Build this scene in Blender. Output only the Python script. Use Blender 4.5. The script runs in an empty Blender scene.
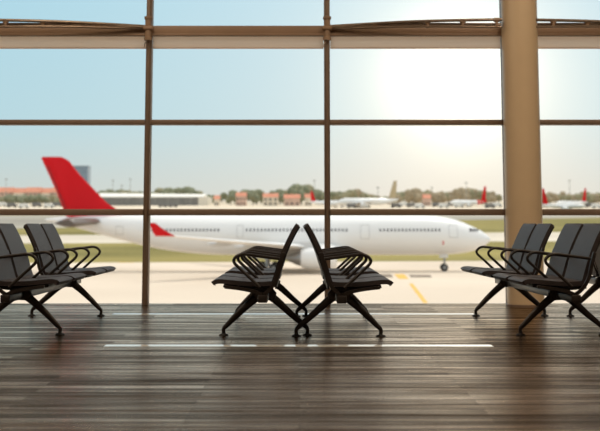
import bpy, bmesh, math, random
from mathutils import Vector, Matrix
random.seed(7)
scene = bpy.context.scene
COL = scene.collection

# ------------------------------------------------------------------ camera model
F = 1160.0            # focal length in pixels of the 600x431 frame
CX, HOR = 299.5, 224.0
CZ = 0.82             # eye height above the lounge floor
TH = math.radians(7.2)
PY = HOR - F * math.tan(TH)
ct, st = math.cos(TH), math.sin(TH)

def at(px, row, Y):
    """pixel -> world point on the vertical plane y = Y"""
    v = (PY - row) / F; u = (px - CX) / F
    k = Y / (ct - v * st)
    return Vector((u * k, Y, CZ + k * (st + v * ct)))

AZ = -5.82            # apron level below the lounge floor
def ground(y):
    if y < 195: return AZ
    if y < 1240: return AZ + 0.0298 * (y - 195)
    return AZ + 0.0298 * 1045

def row_of(y, z):
    a = y * ct + (z - CZ) * st; b = -y * st + (z - CZ) * ct
    return PY - F * b / a

def on_ground(px, row):
    lo, hi = 15.0, 1240.0
    for _ in range(60):
        m = 0.5 * (lo + hi)
        if row_of(m, ground(m)) > row: lo = m
        else: hi = m
    p = at(px, row, lo); p.z = ground(lo)
    return p

# ------------------------------------------------------------------ materials
def lin(c): return tuple(((x / 255) / 12.92 if x / 255 <= .04045 else ((x / 255 + .055) / 1.055) ** 2.4) for x in c)

def mat(name, rgb, rough=.5, metal=0, spec=.5, noise=.06, scale=8, emit=None, estr=0, bump=0, bscale=60, coat=0):
    m = bpy.data.materials.new(name); m.use_nodes = True
    nt = m.node_tree; b = nt.nodes['Principled BSDF']
    c = lin(rgb)
    b.inputs['Roughness'].default_value = rough
    b.inputs['Metallic'].default_value = metal
    b.inputs['Specular IOR Level'].default_value = spec
    b.inputs['Coat Weight'].default_value = coat
    tc = nt.nodes.new('ShaderNodeTexCoord')
    if noise:
        n = nt.nodes.new('ShaderNodeTexNoise'); n.inputs['Scale'].default_value = scale; n.inputs['Detail'].default_value = 4
        nt.links.new(tc.outputs['Object'], n.inputs['Vector'])
        r = nt.nodes.new('ShaderNodeValToRGB')
        r.color_ramp.elements[0].position = .3; r.color_ramp.elements[1].position = .7
        r.color_ramp.elements[0].color = tuple(x * (1 - noise) for x in c) + (1,)
        r.color_ramp.elements[1].color = tuple(min(1, x * (1 + noise)) for x in c) + (1,)
        nt.links.new(n.outputs['Fac'], r.inputs['Fac']); nt.links.new(r.outputs['Color'], b.inputs['Base Color'])
    else:
        b.inputs['Base Color'].default_value = c + (1,)
    if bump:
        n2 = nt.nodes.new('ShaderNodeTexNoise'); n2.inputs['Scale'].default_value = bscale; n2.inputs['Detail'].default_value = 3
        nt.links.new(tc.outputs['Object'], n2.inputs['Vector'])
        bp = nt.nodes.new('ShaderNodeBump'); bp.inputs['Strength'].default_value = bump; bp.inputs['Distance'].default_value = .01
        nt.links.new(n2.outputs['Fac'], bp.inputs['Height']); nt.links.new(bp.outputs['Normal'], b.inputs['Normal'])
    if emit:
        b.inputs['Emission Color'].default_value = lin(emit) + (1,); b.inputs['Emission Strength'].default_value = estr
    return m

def floor_material():
    m = bpy.data.materials.new('laminate_planks'); m.use_nodes = True
    nt = m.node_tree; N = nt.nodes; L = nt.links; b = N['Principled BSDF']
    tc = N.new('ShaderNodeTexCoord')
    br = N.new('ShaderNodeTexBrick')
    br.inputs['Scale'].default_value = 1; br.inputs['Brick Width'].default_value = 1.3; br.inputs['Row Height'].default_value = .13
    br.inputs['Mortar Size'].default_value = .0018; br.inputs['Mortar Smooth'].default_value = .2; br.offset = .37
    br.inputs['Color1'].default_value = (.3, .3, .3, 1); br.inputs['Color2'].default_value = (.95, .95, .95, 1); br.inputs['Mortar'].default_value = (.0, .0, .0, 1)
    L.new(tc.outputs['Object'], br.inputs['Vector'])
    mp = N.new('ShaderNodeMapping'); mp.inputs['Scale'].default_value = (.7, 22, 1); L.new(tc.outputs['Object'], mp.inputs['Vector'])
    n1 = N.new('ShaderNodeTexNoise'); n1.inputs['Scale'].default_value = 1.0; n1.inputs['Detail'].default_value = 6; n1.inputs['Roughness'].default_value = .65
    L.new(mp.outputs['Vector'], n1.inputs['Vector'])
    r = N.new('ShaderNodeValToRGB'); e = r.color_ramp.elements
    e[0].position = .28; e[0].color = lin((30, 22, 17)) + (1,)
    e[1].position = .75; e[1].color = lin((92, 74, 58)) + (1,)
    L.new(n1.outputs['Fac'], r.inputs['Fac'])
    mx = N.new('ShaderNodeMixRGB'); mx.blend_type = 'MULTIPLY'; mx.inputs['Fac'].default_value = .855
    L.new(r.outputs['Color'], mx.inputs['Color1']); L.new(br.outputs['Color'], mx.inputs['Color2'])
    L.new(mx.outputs['Color'], b.inputs['Base Color'])
    # lacquer: a tinted gloss layer that varies along the grain and from plank to plank
    sp = N.new('ShaderNodeMapRange'); sp.inputs['From Min'].default_value = .3; sp.inputs['From Max'].default_value = .95
    sp.inputs['To Min'].default_value = .45; sp.inputs['To Max'].default_value = 1.05
    L.new(br.outputs['Color'], sp.inputs['Value'])
    mp2 = N.new('ShaderNodeMapping'); mp2.inputs['Scale'].default_value = (.8, 19, 1); mp2.inputs['Location'].default_value = (3.1, 1.7, 0)
    L.new(tc.outputs['Object'], mp2.inputs['Vector'])
    n2 = N.new('ShaderNodeTexNoise'); n2.inputs['Scale'].default_value = 1; n2.inputs['Detail'].default_value = 5; n2.inputs['Roughness'].default_value = .6
    L.new(mp2.outputs['Vector'], n2.inputs['Vector'])
    sr = N.new('ShaderNodeMapRange'); sr.inputs['From Min'].default_value = .38; sr.inputs['From Max'].default_value = .62
    sr.inputs['To Min'].default_value = .25; sr.inputs['To Max'].default_value = 1.35
    L.new(n2.outputs['Fac'], sr.inputs['Value'])
    sm = N.new('ShaderNodeMath'); sm.operation = 'MULTIPLY'
    L.new(sp.outputs['Result'], sm.inputs[0]); L.new(sr.outputs['Result'], sm.inputs[1])
    fr = N.new('ShaderNodeFresnel'); fr.inputs['IOR'].default_value = 1.42
    fm = N.new('ShaderNodeMath'); fm.operation = 'MULTIPLY'; fm.use_clamp = True
    L.new(fr.outputs[0], fm.inputs[0]); L.new(sm.outputs[0], fm.inputs[1])
    b.inputs['Specular IOR Level'].default_value = 0.0; b.inputs['Roughness'].default_value = .8
    gl = N.new('ShaderNodeBsdfGlossy'); gl.inputs['Color'].default_value = (1.0, .86, .72, 1); gl.inputs['Roughness'].default_value = .17
    ms = N.new('ShaderNodeMixShader'); L.new(fm.outputs[0], ms.inputs['Fac']); L.new(b.outputs[0], ms.inputs[1]); L.new(gl.outputs[0], ms.inputs[2])
    L.new(ms.outputs[0], N['Material Output'].inputs['Surface'])
    bp = N.new('ShaderNodeBump'); bp.inputs['Strength'].default_value = 1.0; bp.inputs['Distance'].default_value = .006
    mh = N.new('ShaderNodeMath'); mh.operation = 'ADD'
    L.new(n1.outputs['Fac'], mh.inputs[0]); L.new(br.outputs['Color'], mh.inputs[1])
    L.new(mh.outputs[0], bp.inputs['Height']); L.new(bp.outputs['Normal'], gl.inputs['Normal'])
    return m

def glass_material():
    m = bpy.data.materials.new('clear_glass'); m.use_nodes = True
    nt = m.node_tree; N = nt.nodes; L = nt.links
    N.remove(N['Principled BSDF']); out = N['Material Output']
    t = N.new('ShaderNodeBsdfTransparent'); t.inputs['Color'].default_value = (.97, .985, .98, 1)
    g = N.new('ShaderNodeBsdfGlossy'); g.inputs['Roughness'].default_value = .02
    fr = N.new('ShaderNodeFresnel'); fr.inputs['IOR'].default_value = 1.3
    mx = N.new('ShaderNodeMixShader')
    L.new(fr.outputs[0], mx.inputs['Fac']); L.new(t.outputs[0], mx.inputs[1]); L.new(g.outputs[0], mx.inputs[2])
    L.new(mx.outputs[0], out.inputs['Surface'])
    return m

def blind_material():
    m = bpy.data.materials.new('translucent_blind_fabric'); m.use_nodes = True
    nt = m.node_tree; N = nt.nodes; L = nt.links; N.remove(N['Principled BSDF']); out = N['Material Output']
    tc = N.new('ShaderNodeTexCoord'); mp = N.new('ShaderNodeMapping'); mp.inputs['Scale'].default_value = (.3, 1, 30)
    n = N.new('ShaderNodeTexNoise'); n.inputs['Scale'].default_value = 2
    r = N.new('ShaderNodeValToRGB'); e = r.color_ramp.elements
    e[0].color = lin((244, 220, 200)) + (1,); e[1].color = lin((252, 236, 220)) + (1,)
    L.new(tc.outputs['Object'], mp.inputs['Vector']); L.new(mp.outputs['Vector'], n.inputs['Vector']); L.new(n.outputs['Fac'], r.inputs['Fac'])
    d = N.new('ShaderNodeBsdfDiffuse'); t = N.new('ShaderNodeBsdfTranslucent'); mx = N.new('ShaderNodeMixShader'); mx.inputs['Fac'].default_value = .85
    L.new(r.outputs['Color'], d.inputs['Color']); L.new(r.outputs['Color'], t.inputs['Color'])
    L.new(d.outputs[0], mx.inputs[1]); L.new(t.outputs[0], mx.inputs[2]); L.new(mx.outputs[0], out.inputs['Surface'])
    return m

def two_tone(name, a, b_, scale, rough=.9, stretch=(1, 1, 1), p=(.35, .65)):
    m = bpy.data.materials.new(name); m.use_nodes = True
    nt = m.node_tree; b = nt.nodes['Principled BSDF']; b.inputs['Roughness'].default_value = rough
    b.inputs['Specular IOR Level'].default_value = .15
    tc = nt.nodes.new('ShaderNodeTexCoord'); mp = nt.nodes.new('ShaderNodeMapping'); mp.inputs['Scale'].default_value = stretch
    n = nt.nodes.new('ShaderNodeTexNoise'); n.inputs['Scale'].default_value = scale; n.inputs['Detail'].default_value = 5
    r = nt.nodes.new('ShaderNodeValToRGB'); e = r.color_ramp.elements
    e[0].position, e[1].position = p; e[0].color = lin(a) + (1,); e[1].color = lin(b_) + (1,)
    nt.links.new(tc.outputs['Object'], mp.inputs['Vector']); nt.links.new(mp.outputs['Vector'], n.inputs['Vector'])
    nt.links.new(n.outputs['Fac'], r.inputs['Fac']); nt.links.new(r.outputs['Color'], b.inputs['Base Color'])
    return m

M = dict(
    floor=floor_material(), glass=glass_material(),
    leather=mat('black_vinyl', (50, 42, 41), .5, spec=.35, noise=.1, scale=14, bump=.25, bscale=220),
    shell=mat('dark_shell', (30, 27, 26), .45, spec=.4),
    steel=mat('dark_painted_steel', (42, 35, 31), .35, metal=.3, spec=.5),
    leg=mat('dark_cast_leg', (46, 38, 33), .38, metal=.4),
    rubber=mat('rubber', (22, 20, 19), .7),
    column=mat('cream_column_paint', (206, 180, 146), .32, noise=.03, scale=3),
    frame=mat('bronze_aluminium', (128, 107, 90), .45, metal=.2, noise=.04),
    beam=mat('brown_beam_paint', (150, 122, 98), .5, noise=.04),
    blind=blind_material(),
    rod=mat('steel_rod', (150, 130, 112), .3, metal=.6),
    line=mat('white_light_streak', (250, 248, 242), .3, coat=1, noise=0),  # bright white colour standing for streaks of light on the floor
    wall=mat('wall_paint', (178, 168, 155), .8),
    ceil=mat('ceiling_panel', (190, 182, 170), .8),
    lamp=mat('fill_lamp_panel', (255, 244, 228), .5, noise=0, emit=(255, 236, 208), estr=2.0),  # glowing face of the added fill lamps
    fillframe=mat('fill_lamp_frame', (200, 200, 200), .5),
    apron=two_tone('apron_concrete', (204, 187, 168), (219, 202, 183), .02, stretch=(1, 1, 1)),
    taxi=two_tone('taxiway_asphalt', (196, 184, 168), (216, 204, 186), .015),
    runway=two_tone('old_asphalt', (140, 134, 124), (176, 168, 154), .01),
    far=two_tone('far_concrete', (196, 182, 160), (222, 206, 184), .008),
    grass=two_tone('dry_grass', (112, 104, 54), (152, 138, 80), .035, stretch=(.4, 1, 1)),
    white=mat('aircraft_white', (236, 233, 230), .3, coat=.2, noise=.015, scale=.2),
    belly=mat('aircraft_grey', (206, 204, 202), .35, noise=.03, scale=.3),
    red=mat('aircraft_red', (208, 8, 22), .5, spec=.2, noise=.04, scale=.2),
    dark=mat('dark_window', (58, 56, 60), .2),
    panel=mat('panel_line', (176, 172, 170), .5),
    tyre=mat('tyre', (34, 32, 32), .8),
    metal=mat('bare_metal', (150, 148, 146), .3, metal=.8),
    yellow=mat('yellow_paint', (224, 172, 62), .7),
    blackpaint=mat('dark_marking_paint', (120, 104, 88), .8),
    hroof=mat('hangar_roof', (232, 226, 216), .6), hwall=two_tone('hangar_wall', (120, 118, 114), (140, 137, 132), .4, stretch=(1, 1, .1)),
    hend=mat('hangar_end', (222, 214, 198), .7),
    tile=two_tone('terracotta_tiles', (198, 130, 106), (214, 150, 124), .3), plaster=mat('pink_plaster', (206, 172, 152), .8, noise=.1, scale=.2),
    plaster2=mat('cream_plaster', (220, 204, 182), .8, noise=.1, scale=.2),
    tower=mat('tower_glass', (126, 142, 156), .3, noise=.1, scale=.2), towerside=mat('tower_side', (150, 160, 168), .5),
    trunk=mat('bark', (90, 76, 60), .9),
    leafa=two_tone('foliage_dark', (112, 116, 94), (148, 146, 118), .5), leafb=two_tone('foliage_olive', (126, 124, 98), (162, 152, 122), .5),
    leafc=two_tone('foliage_hazed', (144, 130, 106), (178, 160, 132), .5),  # foliage tones paled, distance haze put into their colour
    pole=mat('pole_steel', (150, 146, 138), .5), van=mat('van_white', (226, 222, 216), .4), vang=mat('van_grey', (120, 116, 112), .4),
    tailgrey=mat('tailplane_grey', (92, 80, 72), .4), tan=mat('aircraft_tan', (190, 170, 136), .4),
)

# ------------------------------------------------------------------ mesh helpers
class MB:
    def __init__(s): s.bm = bmesh.new()
    def sheet(s, P):
        s.bm.faces.new([s.bm.verts.new(p) for p in P]); return s
    def box(s, lo, hi, bev=0, seg=2, rot=None, mi=0):
        r = bmesh.ops.create_cube(s.bm, size=1)
        vs = r['verts']; lo = Vector(lo); hi = Vector(hi); c = (lo + hi) / 2; d = hi - lo
        for v in vs:
            v.co = Vector((v.co.x * d.x, v.co.y * d.y, v.co.z * d.z))
            if rot is not None: v.co = rot @ v.co
            v.co += c
        if bev:
            es = list({e for v in vs for e in v.link_edges})
            bmesh.ops.bevel(s.bm, geom=es, offset=bev, segments=seg, affect='EDGES', profile=.5)
        return s
    def tube(s, pts, rad, n=12, flat=1.0, flatdir=None, cap=True):
        pts = [Vector(p) for p in pts]; k = len(pts)
        rads = rad if isinstance(rad, (list, tuple)) else [rad] * k
        up = None; rings = []
        for i, p in enumerate(pts):
            if i == 0: t = pts[1] - p
            elif i == k - 1: t = p - pts[i - 1]
            else: t = (pts[i + 1] - p).normalized() + (p - pts[i - 1]).normalized()
            t.normalize()
            if up is None:
                up = Vector(flatdir) if flatdir is not None else (Vector((0, 0, 1)) if abs(t.z) < .9 else Vector((0, 1, 0)))
            up = (up - t * up.dot(t)).normalized(); sd = t.cross(up)
            rings.append([s.bm.verts.new(p + (up * math.cos(a) * flat + sd * math.sin(a)) * rads[i]) for a in [2 * math.pi * j / n for j in range(n)]])
        for a, b in zip(rings, rings[1:]):
            for j in range(n): s.bm.faces.new((a[j], a[(j + 1) % n], b[(j + 1) % n], b[j]))
        if cap:
            s.bm.faces.new(rings[0][::-1]); s.bm.faces.new(rings[-1])
        return s
    def lathe(s, prof, c, n=24, axis='z'):
        c = Vector(c); rings = []
        for r, h in prof:
            ring = []
            for j in range(n):
                a = 2 * math.pi * j / n; x, y = r * math.cos(a), r * math.sin(a)
                o = Vector((x, y, h)) if axis == 'z' else (Vector((h, x, y)) if axis == 'x' else Vector((x, h, y)))
                ring.append(s.bm.verts.new(c + o))
            rings.append(ring)
        for a, b in zip(rings, rings[1:]):
            for j in range(n): s.bm.faces.new((a[j], a[(j + 1) % n], b[(j + 1) % n], b[j]))
        s.bm.faces.new(rings[0][::-1]); s.bm.faces.new(rings[-1])
        return s
    def prism(s, outline, y0, y1, bev=0, seg=3):
        """outline in (x, z), extruded along y"""
        a = [s.bm.verts.new((x, y0, z)) for x, z in outline]; b = [s.bm.verts.new((x, y1, z)) for x, z in outline]
        n = len(outline); fa = s.bm.faces.new(a); fb = s.bm.faces.new(b[::-1])
        for j in range(n): s.bm.faces.new((a[j], b[j], b[(j + 1) % n], a[(j + 1) % n]))
        if bev:
            bmesh.ops.bevel(s.bm, geom=list(fa.edges) + list(fb.edges), offset=bev, segments=seg, affect='EDGES', profile=.5)
        return s
    def hull(s, rings, caps=True):
        """list of rings of equal vertex count"""
        R = [[s.bm.verts.new(p) for p in r] for r in rings]; n = len(rings[0])
        for a, b in zip(R, R[1:]):
            for j in range(n): s.bm.faces.new((a[j], a[(j + 1) % n], b[(j + 1) % n], b[j]))
        if caps: s.bm.faces.new(R[0][::-1]); s.bm.faces.new(R[-1])
        return s
    def build(s, name, m, parent=None, smooth=True, angle=40):
        bmesh.ops.recalc_face_normals(s.bm, faces=s.bm.faces)
        me = bpy.data.meshes.new(name); s.bm.to_mesh(me); s.bm.free()
        me.materials.append(m)
        if smooth:
            for p in me.polygons: p.use_smooth = True
            try: me.set_sharp_from_angle(angle=math.radians(angle))
            except Exception: pass
        o = bpy.data.objects.new(name, me); COL.objects.link(o)
        if parent is not None: o.parent = parent
        return o

def tag(o, label=None, cat=None, group=None, kind=None):
    if label: o['label'] = label
    if cat: o['category'] = cat
    if group: o['group'] = group
    if kind: o['kind'] = kind
    return o
def struct(o, label=None):
    o['kind'] = 'structure'
    if label: o['label'] = label
    return o
def empty(name, loc=(0, 0, 0), rz=0):
    o = bpy.data.objects.new(name, None); COL.objects.link(o); o.location = loc; o.rotation_euler = (0, 0, rz); o.empty_display_size = .2
    return o
KIDS = {}
def copy_tree(o, parent=None):
    c = o.copy(); COL.objects.link(c); c.parent = parent
    for ch in [x for x in bpy.data.objects if x.parent == o]: copy_tree(ch, c)
    return c
def fillet(pts, r, n=5):
    pts = [Vector(p) for p in pts]; out = [pts[0]]
    for a, b, c in zip(pts, pts[1:], pts[2:]):
        d1 = min(r, (a - b).length * .48); d2 = min(r, (c - b).length * .48)
        p = b + (a - b).normalized() * d1; q = b + (c - b).normalized() * d2
        for i in range(n + 1):
            t = i / n; out.append(p * (1 - t) ** 2 + b * 2 * t * (1 - t) + q * t * t)
    out.append(pts[-1]); return out
def catmull(P, sub=4):
    out = []
    for i in range(len(P) - 1):
        p0 = P[max(i - 1, 0)]; p1 = P[i]; p2 = P[i + 1]; p3 = P[min(i + 2, len(P) - 1)]
        for k in range(sub):
            t = k / sub
            out.append(tuple(.5 * (2 * b + (c - a) * t + (2 * a - 5 * b + 4 * c - d) * t * t + (3 * b - a - 3 * c + d) * t ** 3) for a, b, c, d in zip(p0, p1, p2, p3)))
    out.append(tuple(P[-1])); return out
def ribbon(path, t0, t1):
    """closed outline around a 2-D path, offset t0 to the left and t1 to the right"""
    P = catmull(path, 4); L, R = [], []
    for i, p in enumerate(P):
        a = P[max(i - 1, 0)]; b = P[min(i + 1, len(P) - 1)]
        d = Vector((b[0] - a[0], b[1] - a[1])).normalized(); n = Vector((-d.y, d.x))
        L.append((p[0] + n.x * t0, p[1] + n.y * t0)); R.append((p[0] - n.x * t1, p[1] - n.y * t1))
    return L + R[::-1]

# ------------------------------------------------------------------ lounge shell
GY = 12.15            # glass line
BAY = 179.9 / F * (GY - .08) * 1.0
X0 = at(327.4, 205, GY - .08).x
struct(MB().box((-11, -5, -.35), (11, GY + .12, 0)).build('floor', M['floor'], smooth=False))
struct(MB().box((-11, -5, 5.2), (11, GY + .15, 5.4)).build('ceiling', M['ceil'], smooth=False))
struct(MB().box((-11.2, -5, -.35), (-11, GY + .15, 5.4)).build('wall_left', M['wall'], smooth=False))
struct(MB().box((11, -5, -.35), (11.2, GY + .15, 5.4)).build('wall_right', M['wall'], smooth=False))
struct(MB().box((-11.2, -5.2, -.35), (11.2, -5, 5.4)).build('wall_back', M['wall'], smooth=False))
struct(MB().box((-14, GY + .15, 5.2), (14, GY + 5.6, 5.45)).build('sun_blocker', M['ceil'], smooth=False))  # unseen slab added to keep direct sun off the lounge floor

Z1 = at(300, 212.2, GY - .1).z; Z2 = at(300, 122.2, GY - .08).z; ZB0 = at(300, 34.6, GY - .13).z; ZB1 = at(300, 25.5, GY - .13).z; ZBL = at(300, 49.2, GY).z
ns = range(-5, 7)
for n_, k in enumerate(ns):
    x = X0 + k * BAY
    if abs(x) > 10.95: continue
    m = MB().box((x - .030, GY - .10, 0), (x + .030, GY + .04, 5.2), .006)
    m.box((x - .012, GY - .12, 0), (x + .012, GY - .09, 5.2), .003)
    struct(m.build('trim_%d' % (n_ + 1), M['frame']), 'vertical brown metal mullion of the window wall')
wn = 0
for k in range(-6, 6):
    xa, xb = X0 + k * BAY + .03, X0 + (k + 1) * BAY - .03
    if xa < -10.97: xa = -10.97
    if xb > 10.97: xb = 10.97
    if xb - xa < .3: continue
    wn += 1
    w = struct(empty('window_%d' % wn, ((xa + xb) / 2, GY, 0)))
    def loc(lo, hi): return (lo[0] - (xa + xb) / 2, lo[1] - GY, lo[2]), (hi[0] - (xa + xb) / 2, hi[1] - GY, hi[2])
    for zc, hh, dd in ((Z1, .032, .13), (Z2, .026, .10)):
        lo, hi = loc((xa, GY - dd, zc - hh), (xb, GY + .03, zc + hh))
        MB().box(lo, hi, .005).build('transom', M['frame'], w)
    for z0, z1 in ((.0, Z1 - .032), (Z1 + .032, Z2 - .026), (Z2 + .026, ZB0), (ZB1, 5.18)):
        lo, hi = loc((xa, GY - .008, z0), (xb, GY + .008, z1))
        MB().box(lo, hi).build('pane', M['glass'], w, smooth=False)

# horizontal beam and the raised blinds hanging under it
bm_ = MB().box((-10.98, GY - .13, ZB0), (10.98, GY + .10, ZB1), .012)
bm_.box((-10.98, GY - .15, ZB0 - .012), (10.98, GY - .10, ZB0 + .01), .004)
struct(bm_.build('trim_21', M['beam']), 'brown horizontal steel beam across the window wall')
blabels = {-2: 'raised beige roller blind at the left edge of the window wall', -1: 'raised beige roller blind between the left mullion and the middle mullion',
           0: 'raised beige roller blind between the middle mullion and the round column', 1: 'raised beige roller blind right of the round column'}
for k in range(-2, 2):
    xa, xb = X0 + k * BAY + .035, X0 + (k + 1) * BAY - .035
    b = empty('roller_blind', ((xa + xb) / 2, GY - .03, ZB0))
    tag(b, blabels[k], 'blind', 'raised blinds under the beam')
    w2 = (xb - xa) / 2; H = ZB0 - ZBL
    MB().sheet([(-w2, 0, -H + .01), (w2, 0, -H + .01), (w2, 0, -.005), (-w2, 0, -.005)]).build('blind_fabric', M['blind'], b, smooth=False)
    MB().box((-w2, -.006, -H), (w2, .008, -H + .014), .004).build('bottom_bar', M['blind'], b)

# bowed tie-rod trusses in front of the beam
def truss(xs, xe, Yapex, label):
    """from the mullion at xs (on the glass) to the apex at xe (nearer the room)"""
    t = empty('tie_rod_truss', (xs, GY - .15, at(300, 30, GY).z)); tag(t, label, 'truss', 'tie rod trusses on the beam')
    o = Vector(t.location)
    za = CZ + (at(300, 19.5, Yapex).z - CZ); zb = at(300, 27, Yapex).z; zs = o.z
    for nm, p, q, r in (('rod', Vector((xs, GY - .16, zs + .01)), Vector((xe, Yapex, za)), .016),
                        ('rod', Vector((xs, GY - .16, zs - .015)), Vector((xe, Yapex, zb)), .013),
                        ('rod', Vector((xs, GY - .17, zs + .0)), Vector((xe, Yapex + .08, (za + zb) / 2)), .017)):
        mid = (p + q) / 2 + Vector((0, -.02, .012))
        pts = [Vector(c) - o for c in catmull([tuple(p), tuple(mid), tuple(q)], 6)]
        MB().tube(pts, r, 10).build(nm, M['rod'], t)
    for f in (.28, .58, .78, .97):
        c = Vector((xs, GY - .16, zs)).lerp(Vector((xe, Yapex, (za + zb) / 2)), f) - o
        hh = .015 + .030 * f
        m = MB().box(c + Vector((-.014, -.016, -hh)), c + Vector((.014, .016, hh)), .005)
        m.lathe([(.012, -.03), (.024, -.026), (.024, .026), (.012, .03)], c + Vector((.0, 0, hh * .8)), 12, 'x')
        m.build('clamp', M['beam'], t)
truss(X0, X0 + BAY * .955, GY - .42, 'bowed tie rods with clamps left of the round column')
truss(X0 + 2 * BAY, X0 + BAY * 1.03, GY - .42, 'bowed tie rods with clamps right of the round column')
truss(X0 - BAY, X0 - 2 * BAY + .02, GY - .42, 'bowed tie rods with clamps at the left edge of the window wall')
# cast node where the beam meets the mullions
for k, lb in ((-1, 'cast steel node clamping the beam to the left mullion'), (0, 'cast steel node clamping the beam to the middle mullion')):
    x = X0 + k * BAY; zc = at(300, 31, GY).z
    nd = empty('beam_bracket', (x, GY - .16, zc)); tag(nd, lb, 'bracket', 'beam brackets on mullions')
    MB().lathe([(.03, -.13), (.043, -.125), (.043, -.10), (.034, -.09), (.034, .09), (.043, .10), (.043, .125), (.03, .13)], (0, 0, 0), 16).build('sleeve', M['beam'], nd)
    MB().lathe([(.02, -.05), (.026, -.045), (.026, .045), (.02, .05)], (0, -.02, .0), 12, 'x').build('cross_pin', M['beam'], nd)
    MB().tube([(.0, -.02, -.13), (-.03, -.02, -.16), (-.035, -.02, -.2)], .005, 8).build('blind_cord_hook', M['rod'], nd)

# the round column
pb, ptop = at(526, 303, GY - .3), at(519, 0, GY - .3)
cr = 36.2 / F * (GY - .3) / 2
colo = empty('round_column', (pb.x, GY - .3, 0)); tag(colo, 'thick round cream painted column standing at the window wall', 'column')
MB().lathe([(cr, .0), (cr, 2.0), (cr, 5.2)], (0, 0, 0), 64).build('shaft', M['column'], colo)
MB().lathe([(cr + .012, 0), (cr + .012, .02), (cr + .004, .026)], (0, 0, 0), 64).build('base_ring', M['frame'], colo)

# white strips laid on the floor in place of streaks of light
def floor_light_streak(px0, px1, row, w, label):
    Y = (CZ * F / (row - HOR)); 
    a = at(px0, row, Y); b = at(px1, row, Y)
    o = MB().box((a.x, Y - w / 2, 0), (b.x, Y + w / 2, .0018)).build('floor_light_streak', M['line'], smooth=False)
    tag(o, label, 'floor line', 'streaks of light laid on the floor')
floor_light_streak(105, 492, 342.3, .115, 'long white strip imitating a streak of light across the floor nearer the camera, in front of the feet of the benches')
floor_light_streak(113, 474, 311.8, .15, 'white strip imitating a streak of light across the floor farther back, nearer the windows')

# fill lamps added at the ceiling, out of view, to brighten the room
for i, (x, y) in enumerate([(x, y) for y in (3.2, 6.3, 9.4) for x in (-7, -2.4, 2.4, 7)]):
    t = empty('fill_lamp', (x, y, 5.2)); tag(t, 'square fill lamp added out of view over the waiting lounge', 'fill lamp', 'added fill lamps')
    MB().box((-.6, -.6, -.05), (.6, .6, -.02)).build('diffuser', M['lamp'], t, smooth=False)
    f = MB()
    for a in (((-.65, -.65), (.65, -.6)), ((-.65, .6), (.65, .65)), ((-.65, -.6), (-.6, .6)), ((.6, -.6), (.65, .6))):
        f.box((a[0][0], a[0][1], -.06), (a[1][0], a[1][1], 0))
    f.build('fill_lamp_frame', M['fillframe'], t, smooth=False)
    ld = bpy.data.lights.new('fill_light', 'AREA'); ld.size = 1.1; ld.energy = 52; ld.color = (1, .80, .58)
    lo = bpy.data.objects.new('fill_light', ld); COL.objects.link(lo); lo.location = (x, y, 5.12); 

# ------------------------------------------------------------------ tandem benches
P_, G_ = .57, .38      # seat pitch, gap between the two pairs
half = 2 * P_ + G_ / 2
arms_y = [-half, -half + P_, -half + 2 * P_, half - 2 * P_, half - P_, half]
seats_y = [-half + P_ * .5, -half + P_ * 1.5, half - P_ * 1.5, half - P_ * .5]
back_path = [(-.078, .395), (-.102, .47), (-.130, .56), (-.170, .66), (-.220, .76), (-.253, .812)]
seat_path = [(-.085, .398), (.0, .392), (.12, .394), (.24, .405), (.310, .410), (.343, .404), (.358, .394)]
def make_bench():
    b = empty('tandem_bench')
    for y in seats_y:
        w = P_ / 2 - .038
        MB().prism(ribbon(seat_path, .020, .012), y - w, y + w, .010).build('seat_cushion', M['leather'], b)
        MB().prism(ribbon([(-.07, .372), (.0, .362), (.12, .362), (.24, .376), (.285, .382)], .008, .012), y - w + .03, y + w - .03, .006).build('seat_pan', M['shell'], b)
        MB().prism(ribbon(back_path, .008, .022), y - w, y + w, .010).build('backrest_cushion', M['leather'], b)
        sh = ribbon([(-.09, .36)] + [(x - .014, z) for x, z in back_path[:-1]] + [(-.259, .800)], .008, .004)
        MB().prism(sh, y - w + .015, y + w - .015, .003).build('backrest_shell', M['shell'], b)
    for i, y in enumerate(arms_y):
        pts = fillet([(-.118, y, .575), (.165, y, .612), (.222, y, .560), (.02, y, .375)], .045, 6)
        MB().tube(pts, .0115, 12).build('armrest', M['steel'], b)
        # bracket carrying the seat ends and the backrest hinge
        br = MB().prism(ribbon([(-.03, .300), (.03, .335), (.14, .362), (.27, .378)], .012, .012), y - .012, y + .012, .004)
        br.prism(ribbon([(.02, .31), (-.05, .36), (-.10, .44), (-.125, .54), (-.150, .62)], .012, .012), y - .012, y + .012, .004)
        br.build('seat_bracket', M['steel'], b)
    MB().box((-.035, -half - .03, .268), (.035, half + .03, .322), .008).build('beam', M['steel'], b)
    for y in (-.9, .9):
        hb = MB().prism([(-.075, .262), (.055, .255), (.085, .30), (.06, .345), (-.055, .352), (-.09, .31)], y - .035, y + .035, .012)
        hb.build('hub', M['leg'], b)
        for s, fx in ((1, .302), (-1, -.318)):
            pts = [(s * .02, y, .305), (s * .10, y, .245), (s * .20, y, .155), (s * (abs(fx) - .028), y, .080), (fx, y, .050), (fx, y, .018)]
            lg = MB().tube(catmull(pts, 4), [.034 - .020 * min(1, i / 16) for i in range(21)], 12, flat=.75, flatdir=(0, 1, 0)).build('leg', M['leg'], b)
            MB().lathe([(.034, 0), (.036, .004), (.030, .010), (.014, .016), (.012, .030)], (fx, y, 0), 20).build('foot', M['rubber'], lg)
    return b
proto = make_bench()
YB = 9.53
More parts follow.
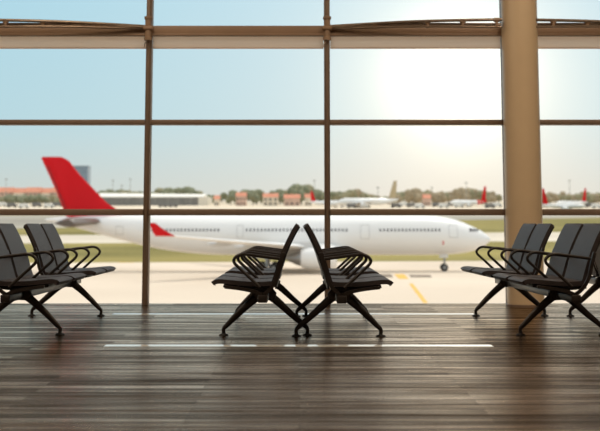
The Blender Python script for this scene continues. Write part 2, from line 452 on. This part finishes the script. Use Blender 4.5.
benches = [((.295, YB + .06), 0, 'black four-seat bench right of centre, facing right, its back to the centre-left bench'),
           ((-.260, YB + .14), math.pi, 'black four-seat bench left of centre, facing left, its back to the centre-right bench'),
           ((-2.085, YB + .17), 0, 'black padded four-seat bench at the left edge of the room, facing right'),
           ((1.915, YB + .17), math.pi + math.radians(1.9), 'black padded four-seat bench beside the round column, facing left'),
           ((2.76, YB + .15), math.radians(1.0), 'black four-seat bench at the right edge, mostly hidden behind the bench facing left')]
for i, ((x, y), rz, lb) in enumerate(benches):
    o = proto if i == 0 else copy_tree(proto)
    o.location = (x, y, 0); o.rotation_euler = (0, 0, rz)
    tag(o, lb, 'bench', 'black tandem benches in the waiting lounge')

# ------------------------------------------------------------------ outside ground
def strip(name, r0, r1, m, label=None, y0=None, y1=None):
    """band of ground between two border lines; a border is (row at px 0, row at px 600)"""
    mb = MB(); cols = [-1500, -900, -500, -250, -100, 0, 100, 200, 300, 400, 500, 600, 700, 850, 1100, 1500, 2100]; n = 16
    def by(r, px, fix):
        if fix is not None: return fix
        k = max(0, min(1, px / 600)); return on_ground(300, r[0] + (r[1] - r[0]) * k).y
    T, B = [], []
    for px in cols:
        a, b = by(r0, px, y0), by(r1, px, y1); u = (px - CX) / F; col = []; cb = []
        ys = [a + (b - a) * (i / n) ** (2 if y0 is not None else 1) for i in range(n + 1)]
        for y in ys:
            x = u * max(y, 60)
            col.append(mb.bm.verts.new((x, y, ground(y)))); cb.append(mb.bm.verts.new((x, y, ground(y) - 1)))
        T.append(col); B.append(cb)
    f = mb.bm.faces.new
    for i in range(len(cols) - 1):
        for j in range(n):
            f((T[i][j], T[i + 1][j], T[i + 1][j + 1], T[i][j + 1])); f((B[i][j], B[i][j + 1], B[i + 1][j + 1], B[i + 1][j]))
        f((T[i][0], B[i][0], B[i + 1][0], T[i + 1][0])); f((T[i][n], T[i + 1][n], B[i + 1][n], B[i][n]))
    for j in range(n):
        f((T[0][j], T[0][j + 1], B[0][j + 1], B[0][j])); f((T[-1][j], B[-1][j], B[-1][j + 1], T[-1][j + 1]))
    return struct(mb.build(name, m, smooth=False), label)
strip('apron', None, (263, 260.5), M['apron'], 'pale concrete apron outside the windows', y0=GY + .3)
strip('grass_strip', (263, 260.5), (243.5, 241), M['grass'], 'dry green grass strip behind the airliner')
strip('taxiway', (243.5, 241), (235.5, 232), M['taxi'], 'pale taxiway beyond the first grass strip')
strip('grass_strip', (235.5, 232), (229, 217.5), M['grass'], 'dry grass between the taxiway and the runway')
strip('runway', (229, 217.5), (215.5, 213), M['runway'], 'grey runway crossing behind the airliner')
strip('grass_strip', (215.5, 213), (211.5, 210.5), M['grass'], 'far dry grass beyond the runway')
strip('far_apron', (211.5, 210.5), None, M['far'], 'far dusty concrete with parked aircraft', y1=1500)

def decal(name, pix, m, label, cat, group=None):
    P = [on_ground(*p) for p in pix]; P = [Vector((p.x, p.y, p.z)) for p in P]
    M_ = MB(); a = [M_.bm.verts.new(p + Vector((0, 0, .02))) for p in P]; b = [M_.bm.verts.new(p) for p in P]
    M_.bm.faces.new(a); M_.bm.faces.new(b[::-1])
    for j in range(len(P)): M_.bm.faces.new((a[j], b[j], b[(j + 1) % len(P)], a[(j + 1) % len(P)]))
    return tag(M_.build(name, m, smooth=False), label, cat, group)
decal('apron_marking', [(394, 274.3), (404, 274.3), (409, 279), (399, 279)], M['yellow'], 'yellow painted block on the apron below the airliner', 'ground marking')
decal('apron_marking', [(409, 283.8), (413, 283.8), (428, 303), (423.5, 303)], M['yellow'], 'long slanted yellow line on the apron right of the centre bench', 'ground marking')
decal('apron_marking', [(380, 274.4), (391, 274.4), (393, 277.4), (382, 277.4)], M['blackpaint'], 'dark painted dash left of the yellow block', 'ground marking')
decal('apron_marking', [(409, 275), (430, 275), (432, 277.4), (411, 277.4)], M['blackpaint'], 'dark painted dash right of the yellow block', 'ground marking')
decal('apron_marking', [(446, 264.5), (470, 264.5), (471, 266), (446, 266)], M['yellow'], 'thin yellow line on the apron ahead of the nose wheel', 'ground marking')
decal('apron_marking', [(119, 262.5), (134, 262.5), (133, 264.5), (117, 264.5)], M['yellow'], 'short yellow patch on the apron edge below the tail', 'ground marking')

# ------------------------------------------------------------------ the airliner
PYD = 166.0; S = F / PYD
def wx(px): return (px - CX) / S
def wz(row): return CZ - (row - HOR) / S
airliner = empty('airliner', (0, PYD, AZ)); airliner.location.y += .8; tag(airliner, 'large white airliner with a red tail fin parked across the apron', 'airplane')
secs = [(489.3, 238.6, 239.6), (488, 236.5, 241.8), (485, 234, 244.4), (480, 230.6, 247.8), (471, 226.2, 250.8), (460, 221.6, 252.8), (446, 217.8, 254), (430, 215.7, 254.4),
        (410, 215, 254.5), (370, 215, 254.5), (330, 215, 254.5), (290, 215, 254.5), (250, 215, 254.5), (225, 215, 254.3), (200, 215, 253.2), (167, 215, 249.6), (139, 215, 244),
        (104, 215.2, 235), (83, 215.9, 229.3), (62, 217.2, 223.6), (50, 218.4, 221.2), (46, 219.1, 220.5)]
SC = catmull(secs, 5)
def radz(s): return (s[2] - s[1]) / 2 / S, wz((s[1] + s[2]) / 2)
def surf(px, row, off=.03):
    best = min(range(len(SC) - 1), key=lambda i: 0 if SC[i][0] >= px >= SC[i + 1][0] else abs(SC[i][0] - px) + 1)
    a, b = SC[best], SC[best + 1]; t = (px - a[0]) / (b[0] - a[0]) if b[0] != a[0] else 0
    s = tuple(x + (y - x) * t for x, y in zip(a, b)); r, zc = radz(s)
    z = wz(row); dz = max(-.98, min(.98, (z - zc) / r))
    return Vector((wx(px), -r * math.sqrt(1 - dz * dz) - off, z - AZ))
def plane_part(mb, name, m, parent=airliner, **k): return mb.build(name, m, parent, **k)
rings = []
for s in SC:
    r, zc = radz(s)
    rings.append([Vector((wx(s[0]), r * math.cos(a), zc - AZ + r * math.sin(a))) for a in [2 * math.pi * j / 40 for j in range(40)]])
fus = plane_part(MB().hull(rings), 'fuselage', M['white'])
# belly fairing
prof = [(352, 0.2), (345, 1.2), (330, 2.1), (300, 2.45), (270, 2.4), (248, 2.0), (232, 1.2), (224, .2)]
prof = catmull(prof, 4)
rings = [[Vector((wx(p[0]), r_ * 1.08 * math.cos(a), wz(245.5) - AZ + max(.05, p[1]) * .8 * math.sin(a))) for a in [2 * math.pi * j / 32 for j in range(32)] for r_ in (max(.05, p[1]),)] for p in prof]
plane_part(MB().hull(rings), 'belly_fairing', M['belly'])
# cabin windows, each wrapped on the skin
def patch(pxa, pxb, ra, rb, off=.03, n=3):
    mb = MB(); g = [[surf(pxa + (pxb - pxa) * i / n, ra + (rb - ra) * j / n, off) for j in range(n + 1)] for i in range(n + 1)]
    V = [[mb.bm.verts.new(p) for p in r] for r in g]; B = [[mb.bm.verts.new(p + Vector((0, .12, 0))) for p in r] for r in g]
    for i in range(n):
        for j in range(n):
            mb.bm.faces.new((V[i][j], V[i + 1][j], V[i + 1][j + 1], V[i][j + 1])); mb.bm.faces.new((B[i][j], B[i][j + 1], B[i + 1][j + 1], B[i + 1][j]))
    for i in range(n):
        for A, C in ((0, 1), (n, 0)):
            mb.bm.faces.new((V[i][A], B[i][A], B[i + 1][A], V[i + 1][A]) if C else (V[i][A], V[i + 1][A], B[i + 1][A], B[i][A]))
            mb.bm.faces.new((V[A][i], V[A][i + 1], B[A][i + 1], B[A][i]) if C else (V[A][i], B[A][i], B[A][i + 1], V[A][i + 1]))
    return mb
wins = []
for a, b in ((154, 221), (247, 348), (378, 438)):
    x = a
    while x < b: wins.append(x); x += 3.62
for x in wins: plane_part(patch(x, x + 1.6, 228.5, 231.2, .02, 2), 'cabin_window', M['dark'], smooth=False)
for xs in ((467.2, 470.2, 228.2, 231.4), (470.8, 473.8, 228.4, 231.4), (474.3, 477.0, 228.9, 231.2)):
    plane_part(patch(*xs, .02), 'cockpit_window', M['dark'])
for xa, xb, ra, rb in ((359, 368, 224.5, 238.5), (446, 455, 225, 237.5), (238, 244.5, 225, 237), (118, 126, 226, 234.5)):
    d = plane_part(patch(xa, xb, ra, rb, .012, 4), 'cabin_door', M['panel'])
    plane_part(patch(xa + .45, xb - .45, ra + .45, rb - .45, .03, 4), 'door_skin', M['white'], d)
plane_part(patch(439.7, 441, 240.5, 244, .02), 'placard', M['red']); 
# fin
def fin(outline, ymax, c, name, m, parent, z_off=0):
    """tapered blade: outline (x, z) local, thin at the edges"""
    mb = MB(); cx = sum(p[0] for p in outline) / len(outline); cz = sum(p[1] for p in outline) / len(outline)
    O = [Vector((p[0], 0, p[1])) for p in outline]
    I = [Vector((cx + (p[0] - cx) * .72, 0, cz + (p[1] - cz) * .92)) for p in outline]
    n = len(O)
    vo = [[mb.bm.verts.new(p + Vector((0, s * .03, 0))) for p in O] for s in (-1, 1)]
    vi = [[mb.bm.verts.new(p + Vector((0, s * ymax * (1 - .55 * i_z), 0))) for p, i_z in zip(I, [(q.z - min(o.z for o in O)) / (max(o.z for o in O) - min(o.z for o in O)) for q in I])] for s in (-1, 1)]
    for k in (0, 1):
        for j in range(n):
            q = (vo[k][j], vo[k][(j + 1) % n], vi[k][(j + 1) % n], vi[k][j]); mb.bm.faces.new(q if k else q[::-1])
        mb.bm.faces.new(vi[k] if k else vi[k][::-1])
    for j in range(n): mb.bm.faces.new((vo[0][j], vo[0][(j + 1) % n], vo[1][(j + 1) % n], vo[1][j]))
    return mb.build(name, m, parent, angle=30)
fo = [(wx(a), wz(b) - AZ) for a, b in ((41.5, 157), (60, 157), (63.5, 158.8), (80, 175.5), (100, 195.8), (107, 203), (117, 209.5), (124, 213.8), (122, 218), (70, 220), (66, 215), (56, 191), (40.3, 158.4))]
vf = fin(fo, .42, 1, 'tail_fin', M['red'], airliner)
rl = MB().tube([(wx(47) - .0, -.27, wz(166) - AZ), (wx(66.5), -.36, wz(209) - AZ)], .05, 6).build('rudder_seam', M['dark'], vf)
# lifting surfaces
def blade(stations, name, m, parent, n=14):
    """stations: (y, xLE, xTE, z, thickness ratio)"""
    R = []
    for y, xl, xt, z, t in stations:
        c = xl - xt; ring = []
        for j in range(n):
            u = j / n * 2; top = u < 1; f = u if top else 2 - u
            th = t * c * (2.97 * math.sqrt(max(f, 0)) * .5 - .63 * f - 1.76 * f * f + 1.42 * f ** 3 - .507 * f ** 4) if f > 0 else 0
            ring.append(Vector((xl - f * c, y, z + (th if top else -th * .8) + (.004 if top else 0))))
        R.append(ring)
    return MB().hull(R).build(name, m, parent)
zr = -2.75 - AZ
def wing(sg):
    w = blade([(sg * 2.2, 7.2, -4.2, zr, .13), (sg * 9.5, .9, -5.4, zr + .55, .12), (sg * 20, -7.6, -11.2, zr + 1.40, .11), (sg * 28.6, -14.6, -17.0, zr + 2.15, .10)], 'wing', M['white'], airliner)
    wl = blade([(0, 0, -2.4, 0, .08), (1, 0, 0, 0, .08)], 'tmp', M['red'], None); bpy.data.objects.remove(wl)
    mb = MB(); R = []
    for h, xl, xt in ((0, -14.6, -17.0), (.35, -15.3, -17.25), (.9, -16.2, -17.45), (1.55, -17.0, -17.9)):
        R.append([Vector((xl, sg * (28.6 + h * .28 + .05), zr + 2.15 + h)), Vector(((xl + xt) / 2, sg * (28.68 + h * .28 + .1), zr + 2.15 + h)), Vector((xt, sg * (28.6 + h * .28 + .05), zr + 2.15 + h)), Vector(((xl + xt) / 2, sg * (28.5 + h * .28), zr + 2.15 + h))])
    mb.hull(R).build('winglet', M['red'], w)
    for yy, xt in ((6.5, -4.9), (12.5, -7.2), (18.5, -10.3)):
        k = (yy - 2.2) / 26.4
        MB().hull([[Vector((xt + dx, sg * yy + r * math.cos(a), zr + 2.15 * k - .28 + r * 1.2 * math.sin(a))) for a in [2 * math.pi * j / 12 for j in range(12)]] for dx, r in ((1.9, .04), (1.2, .22), (0, .30), (-.8, .22), (-1.5, .03))]).build('flap_fairing', M['belly'], w)
    return w
for sg in (-1, 1):
    wing(sg)
    blade([(sg * .6, wx(104), wx(72), wz(221.5) - AZ, .20), (sg * 8.4, wx(90), wx(67), wz(223.3) - AZ, .46), (sg * 9.3, wx(87), wx(69), wz(223.5) - AZ, .34)], 'tailplane', M['tailgrey'], airliner)
# engines
for sg in (-1, 1):
    c = Vector((0, sg * 9.4, wz(224) - AZ - 4.55))
    e = MB().hull([[Vector((x, c.y + r * math.cos(a), c.z + r * math.sin(a))) for a in [2 * math.pi * j / 32 for j in range(32)]] for x, r in
                   ((4.7, 1.12), (4.95, 1.25), (4.9, 1.36), (4.2, 1.47), (2.8, 1.5), (1.2, 1.42), (.2, 1.2), (.15, 1.05))]).build('engine_nacelle', M['white'], airliner)
    MB().lathe([(1.1, 4.55), (1.1, 4.98)], (0, c.y, c.z), 32, 'x').build('engine_fan', M['dark'], e)
    MB().lathe([(1.0, .3), (.95, -.3), (.6, -1.0), (.35, -1.6), (.05, -2.0)], (0, c.y, c.z), 24, 'x').build('exhaust_cone', M['metal'], e)
    MB().prism([(3.4, c.z + 1.3), (.6, c.z + 1.2), (-2.8, c.z + 1.7), (-2.8, c.z + 2.2), (2.0, c.z + 2.2)], c.y - .18, c.y + .18, .05).build('engine_pylon', M['belly'], e)
# landing gear (wheels reach the apron)
def wheel(mb_par, x, y, r):
    w = MB().lathe([(r * .5, -.16), (r * .92, -.16), (r, -.10), (r, .10), (r * .92, .16), (r * .5, .16)], (x, y, r), 28, 'y').build('wheel', M['tyre'], mb_par)
    MB().lathe([(r * .2, -.18), (r * .48, -.175), (r * .48, .175), (r * .2, .18)], (x, y, r), 20, 'y').build('wheel_hub', M['metal'], w)
ng = MB().tube([(wx(443), 0, .5), (wx(444), 0, 2.6)], .16, 12).build('nose_gear', M['metal'], airliner)
MB().box((wx(443) - .7, -.55, 1.9), (wx(443) + .5, -.48, 2.7), .02).build('gear_door', M['white'], ng)
for s in (-1, 1): wheel(ng, wx(443), s * .36, .54)
for sg in (-1, 1):
    mg = MB().tube([(wx(268), sg * 5.2, .6), (wx(268), sg * 4.6, 3.2)], .22, 12).box((wx(268) - .9, sg * 5.2 - .12, .55), (wx(268) + .9, sg * 5.2 + .12, .8)).build('main_gear', M['metal'], airliner)
    for dx in (-.95, .95):
        for dy in (-.45, .45): wheel(mg, wx(268) + dx, sg * 5.2 + dy, .62)

# ------------------------------------------------------------------ parked aircraft far away
def far_plane(px, row, length, sgn, tail_m, rear_m, label, rz=0, tall=1.0):
    p = on_ground(px, row); t = empty('parked_airplane', p, rz); tag(t, label, 'airplane', 'distant parked airplanes')
    L = length; r = L * .053; zc = L * .085 + r * .3
    st_ = [(.5, .05, -.3), (.48, .45, -.2), (.43, .8, -.08), (.36, 1, 0), (.0, 1, 0), (-.2, 1, 0), (-.34, .75, .2), (-.45, .35, .5), (-.5, .1, .7)]
    def body(a, b, nm, m):
        Rr = [[Vector((sgn * x * L, r * q * math.cos(k), zc + dz * r + r * q * math.sin(k))) for k in [2 * math.pi * j / 16 for j in range(16)]] for x, q, dz in st_[a:b]]
        return MB().hull(Rr).build(nm, m, t)
    body(0, 6, 'fuselage', M['white']); body(5, 9, 'rear_fuselage', rear_m)
    fin([(sgn * -.33 * L, zc + r * .8), (sgn * -.42 * L, zc + r * 2.6 * tall + L * .09), (sgn * -.475 * L, zc + r * 2.7 * tall + L * .09), (sgn * -.455 * L, zc + r * .6)], .25, 1, 'tail_fin', tail_m, t)
    for s in (-1, 1):
        blade([(s * r * .6, sgn * .1 * L + 0, sgn * .1 * L - .16 * L, zc - r * .6, .12), (s * L * .46, sgn * -.10 * L, sgn * -.10 * L - .05 * L, zc + .2 * r, .1)], 'wing', M['white'], t)
        e = L * .045
        MB().lathe([(e * .8, -e * 1.3), (e, -e * .6), (e, e * .8), (e * .8, e * 1.3)], (sgn * .1 * L, s * L * .17, zc - r * 1.0), 16, 'x').build('engine', M['white'], t)
        g = MB().tube([(0, s * L * .08, 0.4), (0, s * L * .08, zc - r * .5)], .2, 8).lathe([(.3, -.3), (.6, -.25), (.6, .25), (.3, .3)], (0, s * L * .08, .6), 12, 'y').build('landing_gear', M['tyre'], t)
    return t
far_plane(469, 207.0, 31, -1, M['red'], M['red'], 'distant parked airplane with all-red rear, left of the round column', .45, 2.0)
far_plane(368, 208.0, 42, -1, M['tan'], M['white'], 'distant pale parked airplane with a tall tan tail', .2, 1.7)
far_plane(328, 207.5, 30, 1, M['red'], M['white'], 'distant parked airplane with red tail just behind the middle mullion', -.6, 1.3)
far_plane(563, 210.6, 26, 1, M['red'], M['white'], 'distant parked airplane with red tail just right of the round column', -.5, 2.2)
far_plane(572, 207.3, 28, -1, M['red'], M['white'], 'distant parked airplane with red tail at the far right', .5, 2.0)

# ------------------------------------------------------------------ buildings, trees, poles, vehicles
def building(name, px0, px1, row_base, row_top, depth, wall, roof, roofh, label, windows=0, hip=False, ov=.35):
    p0, p1 = on_ground(px0, row_base), on_ground(px1, row_base); Y = p0.y; w = p1.x - p0.x; h = (row_base - row_top) / F * Y
    t = empty(name, ((p0.x + p1.x) / 2, Y + depth / 2, p0.z - .2)); tag(t, label, 'building')
    wl = MB().box((-w / 2, -depth / 2, 0), (w / 2, depth / 2, h)).build('wall', wall, t, smooth=False)
    if roofh:
        mb = MB(); a = w / 2 + ov; d = depth / 2 + ov; rx = a - d * .9 if hip else a
        if rx < .5: rx = .5
        v = [mb.bm.verts.new(q) for q in ((-a, -d, h), (a, -d, h), (a, d, h), (-a, d, h), (-rx, 0, h + roofh), (rx, 0, h + roofh))]
        for f in ((0, 1, 5, 4), (2, 3, 4, 5), (1, 2, 5), (3, 0, 4), (3, 2, 1, 0)): mb.bm.faces.new([v[i] for i in f])
        mb.build('roof', roof, t, smooth=False)
    else:
        MB().box((-w / 2 - .3, -depth / 2 - .3, h), (w / 2 + .3, depth / 2 + .3, h + .8)).build('roof', roof, t, smooth=False)
    if windows:
        nf = max(1, int(h / 3.2)); 
        for f_ in range(nf):
            for i in range(windows):
                x = -w / 2 + w * (i + .5) / windows; z = 1.2 + f_ * (h - .6) / nf
                MB().box((x - w / windows * .22, -depth / 2 - .06, z), (x + w / windows * .22, -depth / 2 + .05, z + 1.4)).build('window', M['dark'], t, smooth=False)
    return t, w, h
# hangar
hp0, hp1 = on_ground(97, 205.5), on_ground(208, 205.5); hy = hp0.y; hw = hp1.x - hp0.x; hh = 9.0 / F * hy
hg = empty('hangar', ((hp0.x + hp1.x) / 2, hy + 20, hp0.z - .2)); tag(hg, 'long low hangar with a pale roof behind the red tail', 'building')
MB().box((-hw / 2, -20, 0), (hw / 2 - 7.5, 20, hh - .5)).build('wall', M['hwall'], hg, smooth=False)
MB().box((hw / 2 - 7.5, -20.2, 0), (hw / 2, 20, hh)).build('end_bay', M['hend'], hg, smooth=False)
mb = MB(); prof = [(-20.5, hh - .6), (-20.5, hh + .1), (-10, hh + 2.3), (0, hh + 3.2), (10, hh + 2.3), (20.5, hh + .1), (20.5, hh - .6)]
a = [mb.bm.verts.new((-hw / 2 - .5, y, z)) for y, z in prof]; b = [mb.bm.verts.new((hw / 2 - 3, y, z - (.8 if z > hh + 1 else 0))) for y, z in prof]
mb.bm.faces.new(a); mb.bm.faces.new(b[::-1])
for j in range(len(prof)): mb.bm.faces.new((a[j], b[j], b[(j + 1) % len(prof)], a[(j + 1) % len(prof)]))
mb.build('roof', M['hroof'], hg, smooth=False)
# tower block
tp = on_ground(70, 202); 
tt, w_, h_ = building('office_tower', 69.5, 87, 202, 166.5, 16, M['tower'], M['towerside'], 0, 'tall blue-grey office tower rising behind the red tail fin')
for k in range(1, 9):
    MB().box((-w_ / 2 - .1, -8.15, h_ * k / 9 - .3), (w_ / 2 + .1, -7.9, h_ * k / 9 + .3)).build('floor_band', M['towerside'], tt, smooth=False)
# terracotta houses, left
hs = [(-4, 12, 'leftmost terracotta-roofed house block on the left horizon'), (13, 24, 'second terracotta-roofed house block from the left on the horizon'), (25, 40, 'wide terracotta-roofed house block in the row left of the red tail'),
      (41, 50, 'small terracotta-roofed house close left of the red tail'), (51, 62, 'terracotta-roofed house partly behind the red tail')]
for i, (a_, b_, lb) in enumerate(hs):
    building('house', a_, b_, 202.6, 192.0 + (i % 2) * .7, 14, M['plaster'] if i % 2 == 0 else M['plaster2'], M['tile'], 4.6, lb, windows=4)
hs = [(236, 246, 196, 'pink house with a red roof among trees left of the centre benches'), (263, 278, 197, 'wide pale house with a red roof among the distant trees'), (284, 300, 198, 'cream house with a low roof right of the pink houses'),
      (214, 219, 199, 'small pale house beside the hangar end'), (424, 431, 198, 'small red-roofed house left of the red-rear airplane'), (305, 312, 197.5, 'small red-roofed house left of the middle mullion')]
for i, (a_, b_, rt, lb) in enumerate(hs):
    building('house', a_, b_, 205.9, rt, 12, M['plaster'] if i % 2 == 0 else M['plaster2'], M['tile'], 3.0, lb, windows=3)

def tree_mesh(seed, m):
    random.seed(seed); t = empty('tree')
    mb = MB()
    for i in range(9):
        r = random.uniform(1.6, 2.9); a = random.uniform(0, 6.28); d = random.uniform(0, 2.6); z = random.uniform(3.4, 7.2)
        bmesh.ops.create_icosphere(mb.bm, subdivisions=2, radius=r, matrix=Matrix.Translation((d * math.cos(a), d * math.sin(a), z)))
    for v in mb.bm.verts: v.co += Vector((random.uniform(-.3, .3), random.uniform(-.3, .3), random.uniform(-.3, .3)))
    mb.build('crown', m, t, angle=180)
    MB().tube([(0, 0, -.3), (.1, 0, 2), (0, .1, 4.5)], [.35, .28, .2], 8).build('trunk', M['trunk'], t)
    return t
tp_ = [tree_mesh(3, M['leafa']), tree_mesh(4, M['leafb']), tree_mesh(5, M['leafc'])]
kids = {t.name: [c for c in bpy.data.objects if c.parent == t] for t in tp_}
used = set(); random.seed(11)
def put_tree(px, row, h, k, label, group, w=1.0):
    t = tp_[k]; p = on_ground(px, row)
    if t.name in used:
        n = t.copy(); COL.objects.link(n)
        for c in kids[t.name]:
            d = c.copy(); COL.objects.link(d); d.parent = n
    else: n = t; used.add(t.name)
    s = h / 9.4; n.location = (p.x, p.y, p.z); n.scale = (s * w, s * w, s); n.rotation_euler = (0, 0, random.uniform(0, 6.28))
    tag(n, label, 'tree', group)
x = 210; ti = 0
while x < 500:
    bulge = 1.0 + .25 * math.sin(x * .11) + .2 * math.sin(x * .043 + 1)
    ti += 1; put_tree(x, 205.2 - .72 * (ti % 6), (10 if x < 340 else 8.4) * bulge + random.uniform(0, 3.5), 0 if x < 280 else random.choice((1, 2, 2)) if x > 350 else random.choice((0, 1)),
             'distant tree in the belt on the horizon between the hangar and the round column', 'trees on the horizon', 1.0)
    x += random.uniform(3.2, 4.6)
x = 538
while x < 606:
    ti += 1; put_tree(x, 205.2 - .72 * (ti % 6), 7.5 + random.uniform(0, 3), random.choice((1, 2)), 'distant tree on the horizon right of the round column', 'trees right of the column', 1.0); x += random.uniform(3.2, 4.6)
for i in range(17):
    put_tree(-2 + i * 3.9, 205.6 - .7 * (i % 3), 5.5 + random.uniform(0, 3), random.choice((0, 0, 1)), 'distant tree in front of the terracotta-roofed houses', 'trees before the houses', 1.1)
for i in range(14):
    put_tree(104 + i * 7.2, 203.2 - .6 * (i % 3), 10.0 + random.uniform(0, 3.0) + (2 if 55 < i * 7.2 < 90 else 0), random.choice((0, 1)), 'distant tree rising behind the hangar roof', 'trees behind the hangar', 1.2)

def pole(px, row, rt, label):
    p = on_ground(px, row); h = (row - rt) / F * p.y
    t = empty('floodlight_mast', p); tag(t, label, 'light mast', 'apron floodlight masts')
    MB().tube([(0, 0, 0), (0, 0, h)], [.28, .16], 8).build('mast', M['pole'], t)
    MB().box((-1.0, -.4, h - .2), (1.0, .4, h + .6), .1).build('lamp_head', M['pole'], t)
for px, row, rt, lb in ((5.5, 206, 179.5, 'thin floodlight mast at the left edge above the houses'), (121.5, 206.5, 186, 'short floodlight mast before the hangar, right of the tail'), (112.5, 206, 181, 'floodlight mast just right of the red tail'),
                    (130, 206, 179.5, 'taller floodlight mast left of the left mullion'), (314.5, 207, 181, 'floodlight mast left of the middle mullion'), (378, 208, 188, 'floodlight mast behind the pale airplane'),
                    (432, 208, 188, 'floodlight mast between the pale and the red-rear airplanes'), (466.5, 208.6, 183, 'thin floodlight mast left of the red-rear airplane'), (570, 207, 181, 'thin floodlight mast between the two right red tails')):
    pole(px, row - 3.2, rt, lb)

def make_van(m):
    t = empty('service_van')
    MB().prism([(-2.4, .4), (2.4, .4), (2.4, 1.2), (1.7, 1.4), (1.2, 2.2), (-2.4, 2.2)], -1, 1, .08).build('body', m, t)
    MB().prism([(1.15, 1.45), (1.62, 1.42), (1.2, 2.0), (.9, 2.0)], -1.02, 1.02, .0).build('cab_glass', M['dark'], t)
    for x in (-1.5, 1.5):
        for y in (-.9, .9): MB().lathe([(.3, -.15), (.45, -.12), (.45, .12), (.3, .15)], (x, y, .45), 14, 'y').build('wheel', M['tyre'], t)
    return t
vans = [make_van(M['van']), make_van(M['vang'])]
spots = [(163, 207.3, 1, 1.3, 'dark service van on the far apron before the hangar, left one of the two'), (173, 207.3, 1, 1.3, 'dark service van on the far apron before the hangar, right one of the two')]
for i, px in enumerate((2, 12, 24, 37, 49, 58, 345, 352, 361, 396, 404, 412, 420, 437, 444, 452, 459, 490, 497, 544, 562, 590, 597)):
    spots.append((px, 206.5 + (i * 37 % 5) * .45, (i * 7) % 2, 1.4, None))
vk = {v.name: [c for c in bpy.data.objects if c.parent == v] for v in vans}; vu = set()
for px, row, k, s, lb in spots:
    v = vans[k]
    if v.name in vu:
        n = v.copy(); COL.objects.link(n)
        for c in vk[v.name]: d = c.copy(); COL.objects.link(d); d.parent = n
    else: n = v; vu.add(v.name)
    n.location = on_ground(px, row); n.scale = (s, s, s)
    if lb is None:
        where = 'before the houses left of the red tail' if px < 80 else ('left of the round column among parked airplanes' if px < 500 else 'right of the round column')
        lb = ('small grey' if k else 'small white') + ' service van on the far apron ' + where
    tag(n, lb, 'van', 'service vans on the far apron')

# ------------------------------------------------------------------ sky and lights
w = bpy.data.worlds.new('sky'); scene.world = w; w.use_nodes = True
nt = w.node_tree; N = nt.nodes; L = nt.links; N.clear()
out = N.new('ShaderNodeOutputWorld'); bg = N.new('ShaderNodeBackground'); L.new(bg.outputs[0], out.inputs[0])
tc = N.new('ShaderNodeTexCoord'); sx = N.new('ShaderNodeSeparateXYZ'); L.new(tc.outputs['Generated'], sx.inputs[0])
rp = N.new('ShaderNodeValToRGB'); L.new(sx.outputs['Z'], rp.inputs['Fac']); cr_ = rp.color_ramp
stops = [(0.0, (.67, .67, .62)), (.035, (.61, .69, .68)), (.09, (.50, .72, .80)), (.20, (.44, .72, .86)), (.34, (.9, .95, 1.0)), (1.0, (1.2, 1.2, 1.22))]
cr_.elements[0].position = 0; cr_.elements[0].color = stops[0][1] + (1,); cr_.elements[1].position = 1; cr_.elements[1].color = stops[-1][1] + (1,)
for p, c in stops[1:-1]:
    e = cr_.elements.new(p); e.color = c + (1,)
acc = rp.outputs['Color']
sd = (at(461, 76, 100) - Vector((0, 0, CZ))).normalized()
dot = N.new('ShaderNodeVectorMath'); dot.operation = 'DOT_PRODUCT'; L.new(tc.outputs['Generated'], dot.inputs[0]); dot.inputs[1].default_value = sd
sub = N.new('ShaderNodeMath'); sub.operation = 'SUBTRACT'; L.new(dot.outputs['Value'], sub.inputs[0]); sub.inputs[1].default_value = 1
for col, sig in (((1.2, 1.1, .9), 1.7), ((.50, .33, .17), 3.8), ((.27, .145, .08), 11)):
    k = 1 / math.radians(sig) ** 2
    mu = N.new('ShaderNodeMath'); mu.operation = 'MULTIPLY'; L.new(sub.outputs[0], mu.inputs[0]); mu.inputs[1].default_value = k
    ex = N.new('ShaderNodeMath'); ex.operation = 'EXPONENT'; L.new(mu.outputs[0], ex.inputs[0])
    vm = N.new('ShaderNodeVectorMath'); vm.operation = 'SCALE'; vm.inputs[0].default_value = col; L.new(ex.outputs[0], vm.inputs['Scale'])
    ad = N.new('ShaderNodeVectorMath'); ad.operation = 'ADD'; L.new(acc, ad.inputs[0]); L.new(vm.outputs[0], ad.inputs[1]); acc = ad.outputs[0]
L.new(acc, bg.inputs['Color']); bg.inputs['Strength'].default_value = 1.0

sl = bpy.data.lights.new('sun', 'SUN'); sl.energy = 2.2; sl.angle = math.radians(2.5); sl.color = (1, .93, .82)
so = bpy.data.objects.new('sun', sl); COL.objects.link(so); so.location = (0, 60, 80)
so.rotation_euler = (Vector((-.25, -.50, -1.0))).to_track_quat('-Z', 'Y').to_euler()

# ------------------------------------------------------------------ camera
cd = bpy.data.cameras.new('camera'); co = bpy.data.objects.new('camera', cd); COL.objects.link(co)
co.location = (0, 0, CZ); co.rotation_euler = (math.pi / 2 + TH, 0, 0)
cd.sensor_width = 36; cd.sensor_fit = 'HORIZONTAL'; cd.lens = F * 36 / 600
cd.shift_x = (300 - CX) / 600; cd.shift_y = -(215.5 - PY) / 600
cd.clip_start = .1; cd.clip_end = 5000
cd.dof.use_dof = True; cd.dof.focus_distance = 8.9; cd.dof.aperture_fstop = 2.8
scene.camera = co
scene.view_settings.view_transform = 'Standard'; scene.view_settings.look = 'None'
scene.view_settings.exposure = 0; scene.view_settings.gamma = 1; scene.view_settings.use_curve_mapping = False
scene.cycles.use_denoising = True
scene.cycles.max_bounces = 8; scene.cycles.transparent_max_bounces = 12; scene.cycles.sample_clamp_indirect = 4
